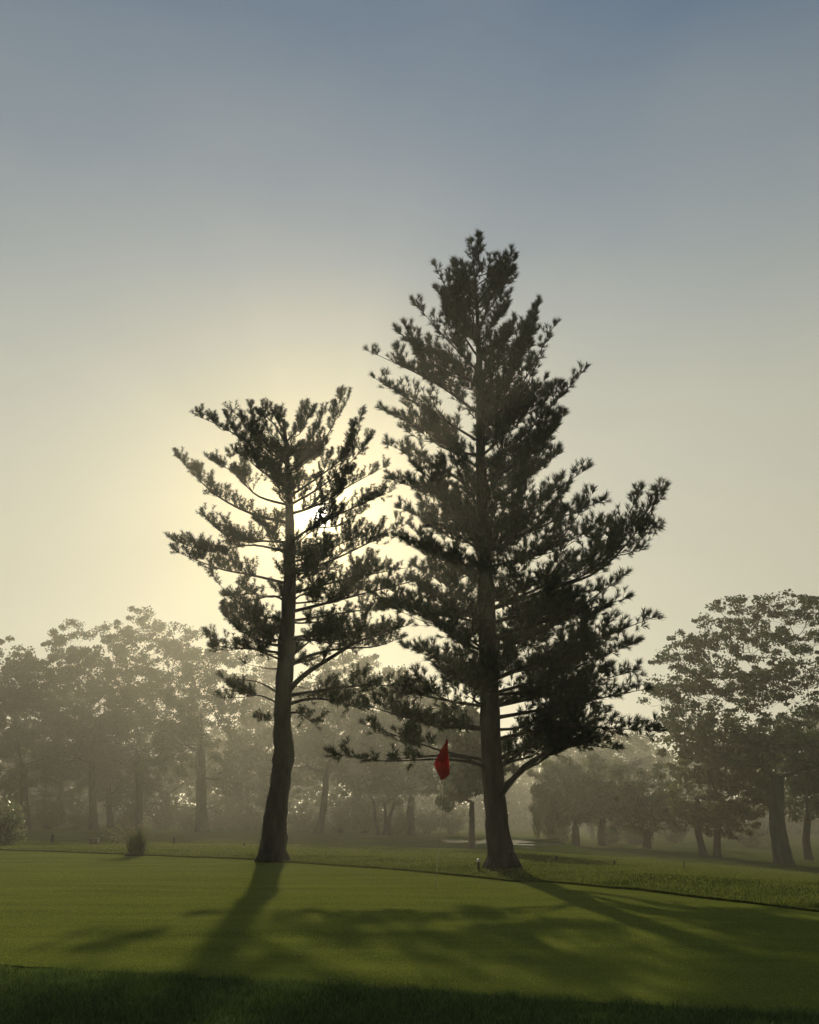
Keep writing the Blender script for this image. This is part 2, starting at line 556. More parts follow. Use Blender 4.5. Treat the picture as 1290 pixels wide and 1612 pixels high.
def build_pine(label, base_px, D, trunk_pts, limbs, extra, p, needle_mat, mat_bark, seed0, lumps, K):
    """trunk_pts (px, py, radius m); limbs: (pixel path, depth offset, radius, start)"""
    p = dict(p)
    for key in ('step', 'tl', 'sl', 'sstep', 'nlen', 'nw'):
        p[key] *= K
    p['K'] = K
    trunk_pts = [(a, b, c * K) for a, b, c in trunk_pts]
    limbs = [(a, b if b is None else b * K, c * K, d) for a, b, c, d in limbs]
    extra = [(a * K, b, c * K, d, e * K, f) for a, b, c, d, e, f in extra]
    bz = float(ground_z(*up(base_px[0], base_px[1], D)[:2]))
    bx = up(base_px[0], base_px[1], D)
    org = np.array([bx[0], D, bz])
    root = thing('pine_tree', label, 'tree', org)
    T = np.array([up(px, py, D) for px, py, r in trunk_pts])
    T[0][2] = bz - .15
    line = smooth_line(T, 60)
    zs = np.array([q[2] for q in T]); rs = np.array([r for _, _, r in trunk_pts])
    rad = np.interp(line[:, 2], zs, rs)
    tb = Tubes(); tb.add(line, rad, 18, lumps, seed0)
    gr = np.random.default_rng(seed0 + 5)
    for k_ in range(7):
        th = k_ * .9 + gr.uniform(-.2, .2)
        dv = np.array([math.cos(th), math.sin(th), 0]); rl = gr.uniform(.0, .09) * K
        c0 = np.array([org[0], org[1], bz])
        tb.add(smooth_line([c0 + dv * rad[0] * .55 + [0, 0, .28], c0 + dv * rad[0] * 1.0 + [0, 0, .06], c0 + dv * (rad[0] + rl) + [0, 0, -.05]], 7), np.linspace(.075, .02, 7) * K, 7, .05, k_)
    link('trunk', tb.mesh('trunk', mat_bark, org), root)
    g = np.random.default_rng(seed0)
    paths = []
    for i, (path, dd, r0, st) in enumerate(limbs):
        n = len(path)
        if dd is None:
            reach = abs(path[-1][0] - path[0][0]) / F * D
            dd = g.choice([-1, 1]) * reach * g.uniform(.1, .55)
        # anchor on the trunk line
        p0 = up(path[0][0], path[0][1], D)
        k = np.argmin(abs(line[:, 2] - p0[2])); p0 = line[k].copy()
        pts = [p0]
        for j in range(1, n):
            pts.append(up(path[j][0], path[j][1], D + dd * j / (n - 1)))
        paths.append((smooth_line(pts, 14), r0, st, 1.0))
    for (z, az, ln, rise, r0, st) in extra:
        k = np.argmin(abs(line[:, 2] - z)); p0 = line[k]
        dirv = np.array([math.sin(az), math.cos(az), 0])
        t = np.linspace(0, 1, 5)[:, None]
        pts = p0 + dirv * ln * t + np.array([0, 0, 1.0]) * ln * (rise * t * .55 + rise * .45 * t ** 2)
        pts[1:] += g.normal(0, .05 * ln, (4, 3)) * np.array([1, 1, .5])
        paths.append((smooth_line(pts, 12), r0, st, 1.0))
    A0, A1 = [], []
    for i, (ln_, r0, st, _) in enumerate(paths):
        tb, s0, s1 = pine_bough(ln_, r0, st, p, seed0 * 1000 + i)
        link('branch', tb.mesh('branch', mat_bark if r0 > .03 else M_TWIG, org), root)
        A0.append(s0); A1.append(s1)
    A0, A1 = np.concatenate(A0), np.concatenate(A1)
    V, Tn = shoots(A0, A1, p['need'], p['nlen'], p['nw'], p['spread'])
    link('crown', mesh_np('crown', V - org, [Tn], needle_mat), root)
    print('PINE', len(paths), 'limbs', len(A0), 'shoots', len(Tn), 'needles')
    return root


PA = dict(per_node=2.35, step=.15, fwd=.75, lat=.8, up=.5, tl=.50, bend=.3, sup=.8, sl=.17, sstep=.12, need=46, nlen=.078, nw=.0055, spread=1.9, tipf=0, subs=2)
PB = dict(per_node=2.4, step=.155, fwd=.9, lat=.85, up=.35, tl=.58, bend=.2, sup=.55, sl=.10, sstep=.12, need=30, nlen=.125, nw=.0052, spread=1.0, tipf=1, subs=3)

trunkA = [(429, 1352, .31), (430, 1335, .27), (434, 1290, .24), (442, 1230, .212), (447, 1180, .215), (445, 1130, .185), (449, 1060, .185), (452, 1000, .175), (456, 930, .15), (457, 850, .11), (455, 780, .085), (452, 720, .06), (447, 660, .035)]
limbsA = [
    ([(453, 765), (400, 705), (355, 675), (312, 655)], None, .040, .35),
    ([(451, 730), (412, 690), (375, 655), (362, 645)], None, .035, .35),
    ([(450, 700), (425, 660), (402, 655)], None, .03, .3),
    ([(449, 690), (430, 650), (421, 640)], None, .03, .3),
    ([(448, 690), (442, 650), (441, 655)], None, .03, .2),
    ([(457, 866), (490, 836), (540, 806)], .4, .022, .35),
    ([(452, 700), (480, 665), (494, 648)], None, .03, .3),
    ([(453, 720), (490, 690), (512, 645)], None, .03, .35),
    ([(454, 745), (505, 700), (528, 660), (537, 622)], None, .035, .4),
    ([(455, 780), (510, 745), (555, 705), (569, 655)], None, .035, .4),
    ([(455, 820), (395, 808), (335, 775), (279, 718)], .5, .045, .3),
    ([(455, 800), (405, 780), (370, 745), (333, 725)], -.6, .035, .35),
    ([(454, 775), (410, 740), (380, 715), (362, 720)], .9, .03, .35),
    ([(457, 850), (400, 850), (350, 838), (322, 812)], -.4, .035, .3),
    ([(457, 862), (395, 858), (330, 868), (273, 850)], .7, .035, .35),
    ([(457, 920), (395, 905), (345, 895), (281, 870)], -.5, .04, .3),
    ([(455, 950), (430, 938), (390, 945), (357, 932), (335, 905)], .3, .03, .85),
    ([(456, 935), (425, 940), (395, 935), (362, 938)], -.3, .025, .45),
    ([(452, 1015), (410, 1010), (370, 985), (352, 960)], .4, .04, .3),
    ([(450, 1025), (400, 1022), (350, 1018), (326, 1000)], -.6, .035, .35),
    ([(449, 1055), (420, 1052), (385, 1045)], .2, .022, .95),
    ([(447, 1090), (410, 1075), (380, 1070), (347, 1068)], .3, .028, .95),
    ([(446, 1105), (410, 1095), (380, 1098), (350, 1098)], -.3, .025, .45),
    ([(444, 1137), (430, 1135), (413, 1133)], -.1, .02, .6),
    ([(453, 1000), (432, 985), (400, 960)], .2, .02, .9),
    ([(456, 815), (500, 795), (550, 765), (605, 735)], .6, .04, .12),
    ([(457, 850), (495, 828), (555, 800), (612, 775)], -.7, .04, .25),
    ([(456, 790), (500, 770), (545, 735), (585, 690)], -.4, .035, .35),
    ([(457, 880), (505, 870), (550, 850), (590, 835)], .9, .03, .3),
    ([(457, 905), (515, 885), (570, 860), (640, 825)], -.6, .042, .35),
    ([(457, 930), (520, 918), (580, 905), (645, 893)], .8, .04, .3),
    ([(455, 962), (520, 948), (590, 930), (665, 912)], -.5, .045, .35),
    ([(454, 980), (520, 968), (590, 958), (655, 955)], .5, .035, .45),
    ([(453, 1000), (500, 998), (560, 995), (620, 990)], -.9, .035, .2),
    ([(453, 1010), (500, 1008), (550, 1003), (610, 1000)], .8, .035, .2),
    ([(447, 1098), (480, 1062), (530, 1030), (575, 1005), (640, 985)], -.7, .075, .45),
    ([(449, 1060), (480, 1035), (530, 1022), (590, 1018), (630, 1005)], .7, .05, .45),
    ([(447, 1100), (500, 1088), (560, 1080), (625, 1079)], -.4, .05, .3),
    ([(446, 1110), (490, 1100), (535, 1105), (572, 1118)], .5, .045, .25),
    ([(446, 1125), (470, 1122), (490, 1135), (505, 1128)], -.3, .03, .3),
    ([(451, 1040), (475, 1020), (500, 1000), (520, 985)], .5, .035, .5),
]
g = np.random.default_rng(21)
extraA = []
for z in np.arange(4.2, 8.5, .31):
    for k in range(2):
        az = (0 if k else math.pi) + g.uniform(-1.0, 1.0)
        ln = np.interp(z, [4, 5.5, 7.5, 9, 10], [1.6, 1.9, 2.2, 1.7, .8]) * g.uniform(.6, 1)
        if 6.7 < z < 8.2 and math.sin(az) > -.15:
            continue
        extraA.append((z, az, ln, np.interp(z, [4, 8, 10], [.1, .45, 1.1]), .03, .35))
for z, az, ln in ((8.5, -.9, 1.3), (8.6, .5, 1.2), (8.8, -.2, 1.1), (8.9, 1.3, .9), (9.0, -1.4, 1.0), (9.1, .1, .9), (9.2, 2.4, .6), (9.2, -2.3, .6)):
    extraA.append((z, az, ln, .75, .028, .2))
for z in (3.0, 3.6, 4.4, 5.0, 5.9, 6.6):
    extraA.append((z, g.choice([-1, 1]) * g.uniform(1.1, 1.9), g.uniform(.5, 1.1), g.uniform(-.1, .3), .018, .97))
build_pine('shorter, sparser dark pine with a lumpy bare trunk and the low sun in its crown', (430, 1352), 24.0, trunkA, limbsA, extraA, PA, M_NEEDLE_A, M_BARK, 11, .085, 1.22)

trunkB = [(793, 1364, .32), (790, 1350, .26), (784, 1310, .225), (779, 1250, .21), (774, 1180, .20), (771, 1100, .195), (768, 1000, .185), (764, 900, .16), (760, 800, .13), (757, 700, .10), (755, 600, .075), (752, 500, .045), (747, 430, .02), (742, 372, .006)]
limbsB = [([a, b, c], None, r, st * .55) for a, b, c, r, st in [
    ((746, 420), (744, 400), (742, 384), .012, .1), ((748, 440), (756, 410), (758, 396), .015, .2), ((750, 470), (727, 445), (714, 415), .02, .3),
    ((752, 520), (712, 470), (685, 418), .025, .3), ((754, 590), (700, 530), (652, 475), .03, .3), ((755, 610), (690, 570), (628, 522), .03, .3),
    ((756, 660), (680, 600), (580, 552), .035, .3), ((757, 690), (680, 650), (590, 595), .035, .3), ((758, 735), (690, 690), (602, 645), .035, .3),
    ((759, 780), (700, 740), (612, 700), .035, .25), ((761, 830), (710, 790), (620, 755), .038, .25), ((763, 875), (710, 835), (632, 800), .038, .25),
    ((765, 920), (710, 885), (640, 850), .04, .25), ((767, 965), (710, 925), (652, 890), .035, .3),
    ((769, 1030), (715, 990), (655, 965), .035, .3), ((771, 1075), (710, 1045), (640, 1020), .035, .3), ((772, 1110), (690, 1100), (600, 1078), .04, .3),
    ((774, 1155), (680, 1140), (568, 1108), .04, .3), ((775, 1195), (690, 1180), (575, 1140), .035, 1.05), ((776, 1218), (715, 1190), (620, 1196), .045, 1.35),
    ((749, 455), (775, 432), (797, 418), .02, .2), ((751, 490), (785, 455), (806, 425), .02, .3), ((752, 540), (785, 500), (804, 462), .025, .25),
    ((754, 600), (785, 555), (800, 520), .025, .2), ((756, 650), (812, 580), (850, 478), .03, .4), ((757, 670), (815, 615), (873, 512), .032, .4),
    ((757, 700), (812, 650), (860, 595), .03, .3), ((758, 740), (830, 680), (921, 582), .035, .45), ((759, 760), (830, 715), (888, 655), .035, .3),
    ((760, 800), (820, 760), (880, 715), .035, .3), ((762, 840), (840, 795), (925, 738), .038, .3), ((763, 870), (850, 830), (948, 788), .04, .3),
    ((765, 900), (850, 870), (955, 825), .035, .3), ((768, 985), (850, 960), (935, 930), .04, .25),
    ((769, 1000), (870, 975), (987, 942), .045, .25), ((770, 1030), (860, 990), (985, 905), .045, .3), ((771, 1065), (880, 1030), (1028, 972), .045, .25),
    ((772, 1085), (880, 1060), (1005, 1010), .04, .25), ((773, 1110), (880, 1090), (1000, 1055), .04, .25), ((774, 1140), (890, 1110), (1015, 1085), .045, .25),
    ((775, 1165), (880, 1145), (1030, 1150), .045, .25), ((776, 1195), (860, 1168), (965, 1178), .05, .35), ((776, 1210), (825, 1180), (880, 1120), .045, .3)]]
limbsB += [
    ([(767, 965), (860, 930), (940, 900), (1000, 840), (1047, 768)], -.6, .05, .3),
    ([(768, 950), (850, 925), (930, 880), (985, 830), (1032, 830)], .5, .04, .3),
    ([(778, 1255), (795, 1243), (830, 1203), (880, 1180), (950, 1165)], -.9, .075, .55),
    ([(778, 1240), (800, 1232), (845, 1195), (900, 1150), (940, 1120)], .7, .06, .5),
    ([(776, 1222), (740, 1200), (690, 1195), (600, 1198), (528, 1186)], -.6, .03, .74),
]
extraB = []
for z in np.concatenate([np.arange(2.6, 7.6, .36), np.arange(7.8, 13.3, .48)]):
    for k in range(2):
        az = (0 if k else math.pi) + g.uniform(-1.15, 1.15)
        if len(extraB) >= 50:
            break
        ln = np.interp(z, [2, 4, 6, 8, 10, 12, 13.4], [2.8, 2.9, 2.5, 2.1, 1.7, 1.0, .4]) * g.uniform(.6, 1.0)
        extraB.append((z, az, ln, np.interp(z, [2, 6, 12], [.15, .5, 1.4]), .035, .15))
build_pine('taller, fuller pine with upswept branches standing right of the red flag', (791, 1364), 20.9, trunkB, limbsB, extraB, PB, M_NEEDLE_B, M_BARK, 23, .045, 1.16)


# ------------------------------------------------------------------ broadleaf trees behind
def leaf_quads(C, Rr, flat, n_per, size, aspect=.55, droop=None):
    m = len(C)
    d = unit(rng.normal(size=(m, n_per, 3))) * (rng.uniform(0, 1, (m, n_per, 1)) ** .6)
    P = C[:, None, :] + d * Rr[:, None, None] * np.array([1, 1, flat])
    P = P.reshape(-1, 3)
    n = len(P)
    a = unit(rng.normal(size=(n, 3)))
    if droop is not None:
        a = unit(a * .35 + np.array([0, 0, -1.0]) * droop)
    b = unit(np.cross(a, rng.normal(size=(n, 3))))
    s = size * rng.uniform(.6, 1.3, (n, 1))
    V = np.stack([P - a * s, P + b * s * aspect, P + a * s, P - b * s * aspect], 1).reshape(-1, 3)
    Q = np.arange(n)[:, None] * 4 + np.array([[0, 1, 2, 3]])
    return V, Q


def broadleaf(label, px, D, r_trunk, blobs, fork, mat, group=None, rc=.58, n_per=80, leaf=.105, flat=.7, dens=1.5, lean=0, name='broadleaf_tree', stems=1, bark=None, shell=.35):
    D, r_trunk, rc, leaf = D * 1.3, r_trunk * 1.3, rc * 1.3, leaf * 1.3
    """blobs: (px, py, rx, ry) crown lobes; fork: pixel row where the trunk divides"""
    a, _ = ray(px, 1340)
    org = np.array([a * D, D, float(ground_z(a * D, D))])
    root = thing(name, label, 'tree', org, group)
    tb, lb = Tubes(), Tubes()
    g = np.random.default_rng(int(px * 7 + D * 13) % 99991)
    fk = up(px + lean, fork, D)
    tops = []
    for s in range(stems):
        off = np.array([(s - (stems - 1) / 2) * r_trunk * 2.6, g.uniform(-.3, .3) * (stems > 1), 0])
        b0 = org + off - np.array([0, 0, .25])
        f2 = fk + off * 2.2
        mid = (b0 + f2) / 2 + g.normal(0, .12, 3) * np.array([1, 1, 0])
        ln = smooth_line([b0, mid, f2], 16)
        rr = r_trunk * np.interp(np.linspace(0, 1, 16), [0, .1, .3, 1], [1.5, 1.1, .95, .72])
        tb.add(ln, rr, 10, .05, int(px) + s)
        tops.append((f2, ln[10]))
    C, RR = [], []
    fkc = fk
    nodes = []
    blobs = sorted(blobs, key=lambda q: (q[0] - px) ** 2 + (q[1] - fork) ** 2)
    for bi, (bx, by, rx, ry) in enumerate(blobs):
        sc = D / F
        c = up(bx, by, D); rxm, rym = rx * sc, ry * sc * .97
        c = c + np.array([0, g.uniform(-.5, .5) * rxm * .8, 0])
        n = max(6, int(dens * rxm * rym / rc ** 2 * 2.2))
        d = unit(g.normal(size=(n, 3))) * (g.uniform(shell, 1, (n, 1)) ** .5)
        pts = c + d * np.array([rxm, max(rxm, 1.5), rym])
        ns = max(4, n // 3)
        ds = unit(g.normal(size=(ns, 3))) * g.uniform(1.0, 1.28, (ns, 1))
        spray = c + ds * np.array([rxm, max(rxm, 1.5), rym])
        pts = np.vstack([pts, spray]); small = np.concatenate([np.ones(n), np.full(ns, .5)])
        gz = ground_z(pts[:, 0], pts[:, 1])
        small = small[pts[:, 2] > gz + .8]
        pts = pts[pts[:, 2] > gz + .8]
        f2, f1 = tops[bi % len(tops)]
        st = f2 if c[2] > f2[2] else f1
        rs_ = r_trunk * .34
        best = np.linalg.norm(c - st)
        for q_, rq in nodes:
            dd_ = np.linalg.norm(c - q_) * (1.0 if q_[2] < c[2] - .15 else 1.8)
            if dd_ < best * .97:
                best, st, rs_ = dd_, q_, rq * .85
        m1 = st * .45 + c * .55 + np.array([0, 0, -.12 * np.linalg.norm(c - st)])
        lim = smooth_line([st, m1, c], 9)
        Ll = np.linalg.norm(c - st)
        r1 = max(.025, min(rs_, .03 + .025 * Ll)) if bi else r_trunk * .4
        nodes += [(lim[k_], np.interp(k_, [0, 8], [r1, r1 * .4])) for k_ in (3, 4, 5, 6, 7, 8)]
        lb.add(lim, np.linspace(r1, r1 * .4, 9), 5, .05, bi)
        for q in pts[:26]:
            k = g.integers(4, 9)
            s0 = lim[k]
            mm = s0 * .5 + q * .5 + g.normal(0, .1, 3) - np.array([0, 0, .1]) * np.linalg.norm(q - s0)
            lb.add(smooth_line([s0, mm, q], 5), np.linspace(r1 * .28, .01, 5), 3)
        C.append(pts)
        RR.append(rc * g.uniform(.6, 1.25, len(pts)) * small)
    C = np.concatenate(C); RR = np.concatenate(RR)
    link('trunk', tb.mesh('trunk', bark or M_FARBARK, org), root)
    link('limbs', lb.mesh('limbs', bark or M_FARBARK, org), root)
    V, Q = leaf_quads(C, RR, flat, n_per, leaf)
    link('crown', mesh_np('crown', V - org, [Q], mat), root)
    return root


GW = 'misty trees on the left behind the mown green'
broadleaf('misty tree at the far left edge with a low dense crown', 38, 64, .32, [(8, 1052, 45, 42), (42, 1075, 45, 45), (-30, 1100, 60, 60), (15, 1135, 70, 60), (40, 1200, 60, 50)], 1210, M_LEAF, GW)
broadleaf('misty broadleaf tree with one tall ragged leader left of the domed crown', 145, 66, .30, [(112, 1003, 34, 26), (100, 1040, 40, 30), (140, 1050, 45, 35), (75, 1085, 50, 40), (130, 1120, 70, 50), (110, 1180, 65, 45)], 1200, M_LEAF, GW)
broadleaf('misty broadleaf tree with the highest airy domed crown left of the sparse pine', 215, 68, .30, [(188, 1002, 34, 26), (232, 988, 42, 27), (280, 1008, 34, 30), (235, 1035, 60, 36), (190, 1060, 60, 40), (290, 1050, 45, 35), (225, 1110, 80, 55), (215, 1175, 80, 50)], 1190, M_LEAF, GW, dens=1.35)
broadleaf('thick-trunked misty tree nearest the left of the bare pine trunk', 316, 62, .38, [(325, 1040, 34, 26), (362, 1030, 30, 22), (300, 1085, 55, 40), (365, 1085, 45, 40), (320, 1130, 45, 40), (395, 1150, 50, 55), (290, 1170, 50, 45), (370, 1215, 55, 35)], 1180, M_LEAF, GW, dens=1.2)
broadleaf('slim misty tree between the domed crown and the far left tree', 172, 74, .26, [(170, 1130, 60, 60), (150, 1195, 50, 50), (200, 1230, 50, 35)], 1225, M_LEAF, GW)
broadleaf('slim leaning misty tree just right of the bare pine trunk', 500, 60, .26, [(470, 1130, 45, 50), (500, 1090, 45, 35), (530, 1150, 50, 55), (480, 1200, 50, 40), (540, 1060, 40, 30)], 1215, M_LEAF, lean=14, dens=1.5)
broadleaf('misty tree with several thin stems left of the hanging red flag', 605, 60, .12, [(600, 1072, 45, 35), (590, 1130, 60, 55), (620, 1185, 55, 45), (570, 1215, 45, 35), (640, 1120, 50, 50)], 1262, M_LEAF, stems=3, dens=1.5)
broadleaf('misty tree with a short stout trunk directly below the red flag', 648, 63, .30, [(660, 1120, 55, 50), (650, 1180, 60, 50), (700, 1160, 60, 60), (690, 1220, 50, 35), (640, 1235, 45, 25)], 1255, M_LEAF, dens=1.5)
broadleaf('small misty tree with a thin straight trunk seen left of the full pine trunk', 743, 31, .11, [(735, 1160, 45, 50), (740, 1215, 50, 35), (765, 1190, 40, 45), (705, 1240, 22, 28)], 1262, M_LEAF, dens=1.6, rc=.36, leaf=.1)
broadleaf('hazy tree peeping above the others behind the branches of both pines', 420, 82, .35, [(430, 1120, 60, 60), (400, 1060, 45, 40), (450, 1180, 60, 60), (400, 1230, 60, 40)], 1240, M_LEAF)
broadleaf('dense hazy tree behind the slim leaning one in the middle', 560, 85, .35, [(560, 1060, 45, 30), (560, 1110, 70, 50), (530, 1180, 70, 50), (600, 1200, 70, 50), (560, 1250, 80, 30)], 1240, M_LEAF)
broadleaf('hazy tree filling the gap behind the left mass of trees', 95, 84, .35, [(60, 1120, 80, 50), (100, 1180, 80, 50), (20, 1200, 70, 50), (60, 1245, 90, 30)], 1250, M_LEAF)
broadleaf('hazy tree low behind the domed crown', 265, 86, .35, [(260, 1130, 80, 55), (320, 1190, 70, 50), (220, 1220, 80, 40), (380, 1250, 60, 30)], 1250, M_LEAF)

# right side
broadleaf('large spreading tree at the right with a thick forked trunk and flat layered crown', 1232, 38, .36,
          [(1165, 962, 55, 22), (1225, 955, 50, 20), (1280, 962, 45, 22), (1115, 992, 45, 24), (1175, 1005, 70, 20), (1255, 1005, 70, 22), (1330, 990, 60, 30), (1068, 1028, 38, 22),
           (1120, 1045, 55, 22), (1200, 1050, 60, 22), (1275, 1055, 60, 22), (1350, 1050, 60, 30), (1065, 1075, 45, 22), (1110, 1100, 50, 24), (1190, 1098, 45, 20), (1270, 1105, 55, 20), (1085, 1130, 50, 22), (1045, 1100, 30, 25), (1150, 1140, 60, 30), (1230, 1150, 55, 25), (1180, 1180, 55, 28), (1290, 1180, 50, 30), (1140, 1075, 60, 20), (1225, 1078, 60, 18)],
          1225, M_LEAF, rc=.40, n_per=60, leaf=.07, flat=.5, dens=2.0, lean=-8)
broadleaf('bushy tree on two slim trunks left of the large spreading tree', 1120, 41, .17,
          [(1140, 1165, 55, 40), (1105, 1200, 60, 45), (1165, 1210, 60, 45), (1125, 1250, 70, 40), (1180, 1255, 50, 40), (1080, 1165, 35, 30), (1140, 1290, 50, 22), (1095, 1275, 40, 25)],
          1255, M_LEAF_Y, rc=.42, n_per=34, leaf=.11, dens=1.7, stems=2)
broadleaf('dark tree cut by the right edge behind the large spreading tree', 1272, 46, .22,
          [(1285, 1160, 50, 40), (1260, 1200, 60, 45), (1310, 1210, 60, 60), (1275, 1255, 50, 35), (1225, 1175, 40, 35)], 1290, M_LEAF, rc=.5, leaf=.1, dens=1.6)
broadleaf('round spreading shade tree with hanging outer twigs in the gap right of the full pine', 950, 50, .22,
          [(880, 1225, 40, 28), (925, 1215, 45, 28), (965, 1235, 45, 30), (905, 1260, 55, 32), (960, 1270, 50, 28), (865, 1265, 26, 40), (1000, 1262, 34, 30)], 1290, M_LEAF_W, rc=.5, leaf=.1, dens=1.6)
broadleaf('dark low tree with a straight trunk at the left of the round shade tree', 906, 48, .24, [(880, 1245, 35, 30), (905, 1275, 40, 22), (930, 1250, 35, 30)], 1300, M_LEAF, rc=.45, leaf=.1, dens=1.5)
broadleaf('dim low tree between the round shade tree and the twin trunks', 1020, 49, .24, [(1010, 1265, 40, 28), (1035, 1240, 35, 35), (1035, 1290, 40, 22), (985, 1290, 30, 18)], 1308, M_LEAF, rc=.5, leaf=.1, dens=1.5)
broadleaf('pale misty tree far behind the round shade tree', 930, 92, .4, [(900, 1190, 60, 35), (960, 1180, 60, 40), (1010, 1190, 50, 45), (1050, 1220, 50, 45)], 1270, M_LEAF, rc=.7, dens=.7, shell=.1)


def bare_tree(label, px, D, top, r, seed, mat=None):
    D, r = D * 1.3, r * 1.3
    a, _ = ray(px, 1340)
    org = np.array([a * D, D, float(ground_z(a * D, D))])
    root = thing('bare_tree', label, 'tree', org)
    g = np.random.default_rng(seed)
    H = up(px, top, D)[2] - org[2]
    tb, lb = Tubes(), Tubes()
    tp = org + np.array([g.normal(0, .3), 0, H * .45])
    tb.add(smooth_line([org - [0, 0, .2], (org + tp) / 2 + [.1, 0, 0], tp], 10), np.linspace(r, r * .6, 10), 8, .04, seed)

    def grow(p, d, ln, rr, lev):
        e = p + d * ln
        m = (p + e) / 2 + g.normal(0, .08 * ln, 3)
        pts = smooth_line([p, m, e], 6)
        lb.add(pts, np.linspace(rr, rr * .55, 6), 4 if lev else 5)
        if lev >= 4:
            return
        for k in range(g.integers(3, 5)):
            nd = unit(d + unit(g.normal(size=3)) * .75 + np.array([0, 0, .15]))
            grow(pts[g.integers(3, 6)], nd, ln * g.uniform(.55, .8), rr * .55, lev + 1)
    for k in range(5):
        grow(tp, unit(np.array([g.normal() * .8, g.normal() * .6, 1.0])), H * .2, r * .55, 0)
    link('trunk', tb.mesh('trunk', M_FARBARK, org), root)
    link('limbs', lb.mesh('limbs', M_FARBARK, org), root)
    return root


bare_tree('nearly bare twiggy tree in the mist above the round shade tree', 1000, 66, 1175, .22, 5)
bare_tree('bare twiggy tree farther back, left of the other bare one', 935, 72, 1165, .2, 9)


def hanging_twigs():
    """outer twigs of the shade tree hang in strands down its left side"""
    C = []
    for k in range(70):
        px_ = rng.normal(862, 14); D = 65 + rng.uniform(-2.6, 2.6)
        top = up(px_, rng.uniform(1235, 1270), D)
        ln = rng.uniform(1.0, 3.1)
        q = np.linspace(0, 1, int(ln / .12))[:, None]
        C.append(top + np.array([rng.normal(0, .1), 0, 0]) * q + np.array([0, 0, -1.0]) * ln * q)
    return np.concatenate(C)


hw = [o for o in bpy.data.objects if o.get('label', '').startswith('round spreading')][0]
C = hanging_twigs()
V, Q = leaf_quads(C, np.full(len(C), .12), 1.2, 4, .11, .3, droop=1.0)
link('hanging_twigs', mesh_np('hanging_twigs', V - np.array(hw.location), [Q], M_LEAF_W), hw)


# understorey shrubs
def shrub(label, px, D, w, h, mat, n, leaf=.07, name='shrub', group=None, py=1340, flat=1.0):
    D, w, h, leaf = D * 1.3, w * 1.3, h * 1.3, leaf * 1.3
    a, _ = ray(px, py)
    org = np.array([a * D, D, float(ground_z(a * D, D))])
    g = np.random.default_rng(int(px * 3 + D))
    root = thing(name, label, 'shrub', org, group)
    tb = Tubes(); C = []
    for k in range(n):
        th = g.uniform(0, 2 * math.pi); rr = g.uniform(0, 1) ** .5
        e = np.array([math.cos(th) * rr * w / 2, math.sin(th) * rr * w / 2, h * (1.05 - .5 * rr ** 2) * g.uniform(.2, 1)])
        ln = smooth_line([np.array([e[0] * .15, e[1] * .15, -.05]), e * np.array([.5, .5, .6]), e], 7)
        tb.add(ln, np.linspace(.014, .004, 7), 3)
        for q in ln[2:]:
            C.append(q + g.normal(0, .05, 3))
    C = np.array(C)
    link('stems', tb.mesh('stems', M_TWIG), root)
    V, Q = leaf_quads(C, np.full(len(C), .16 * max(w, 1) ** .5), .9, 8, leaf)
    V[:, 2] = np.maximum(V[:, 2], .01)
    link('leaves', mesh_np('leaves', V, [Q], mat), root)
    return root


g = np.random.default_rng(77)
spots = [(22, 'at the far left under the lowest crown'), (72, 'left of the twin thin trunks on the left'), (118, 'beside the tree with the tall leader'), (205, 'behind the small grass clump'),
         (255, 'right of the small grass clump'), (290, 'left of the thick misty trunk'), (345, 'right of the thick misty trunk'), (385, 'just left of the bare pine trunk'),
         (475, 'just right of the bare pine trunk'), (535, 'right of the slim leaning tree'), (575, 'left of the thin stems'), (625, 'between thin stems and stout trunk'),
         (672, 'right of the stout trunk below the flag'), (712, 'left of the thin straight trunk')]
for px_, where in spots:
    shrub('misty undergrowth shrub ' + where, px_, g.uniform(66, 71), g.uniform(2.6, 4.0), g.uniform(1.8, 3.4), M_LEAF_Y, 46, .085, group='undergrowth shrubs along the misty wood')
for px_, D_, where in [(880, 56, 'by the pale clearing'), (965, 57, 'under the round shade tree'), (1000, 60, 'behind the dim low tree'), (1065, 70, 'behind the thin stake'), (1185, 66, 'between the twin trunks and the thick trunk')]:
    shrub('hazy low shrub ' + where, px_, D_, g.uniform(2.2, 3.4), g.uniform(1.2, 2.0), M_LEAF_Y, 40, .08, group='low shrubs among the right hand trees', py=1350)

# left edge bush with sunlit leaves, nearer
shrub('leafy bush with bright leaf edges cut by the left edge', 2, 26, 1.25, 1.25, M_BUSH, 75, .045, name='bush', py=1335)


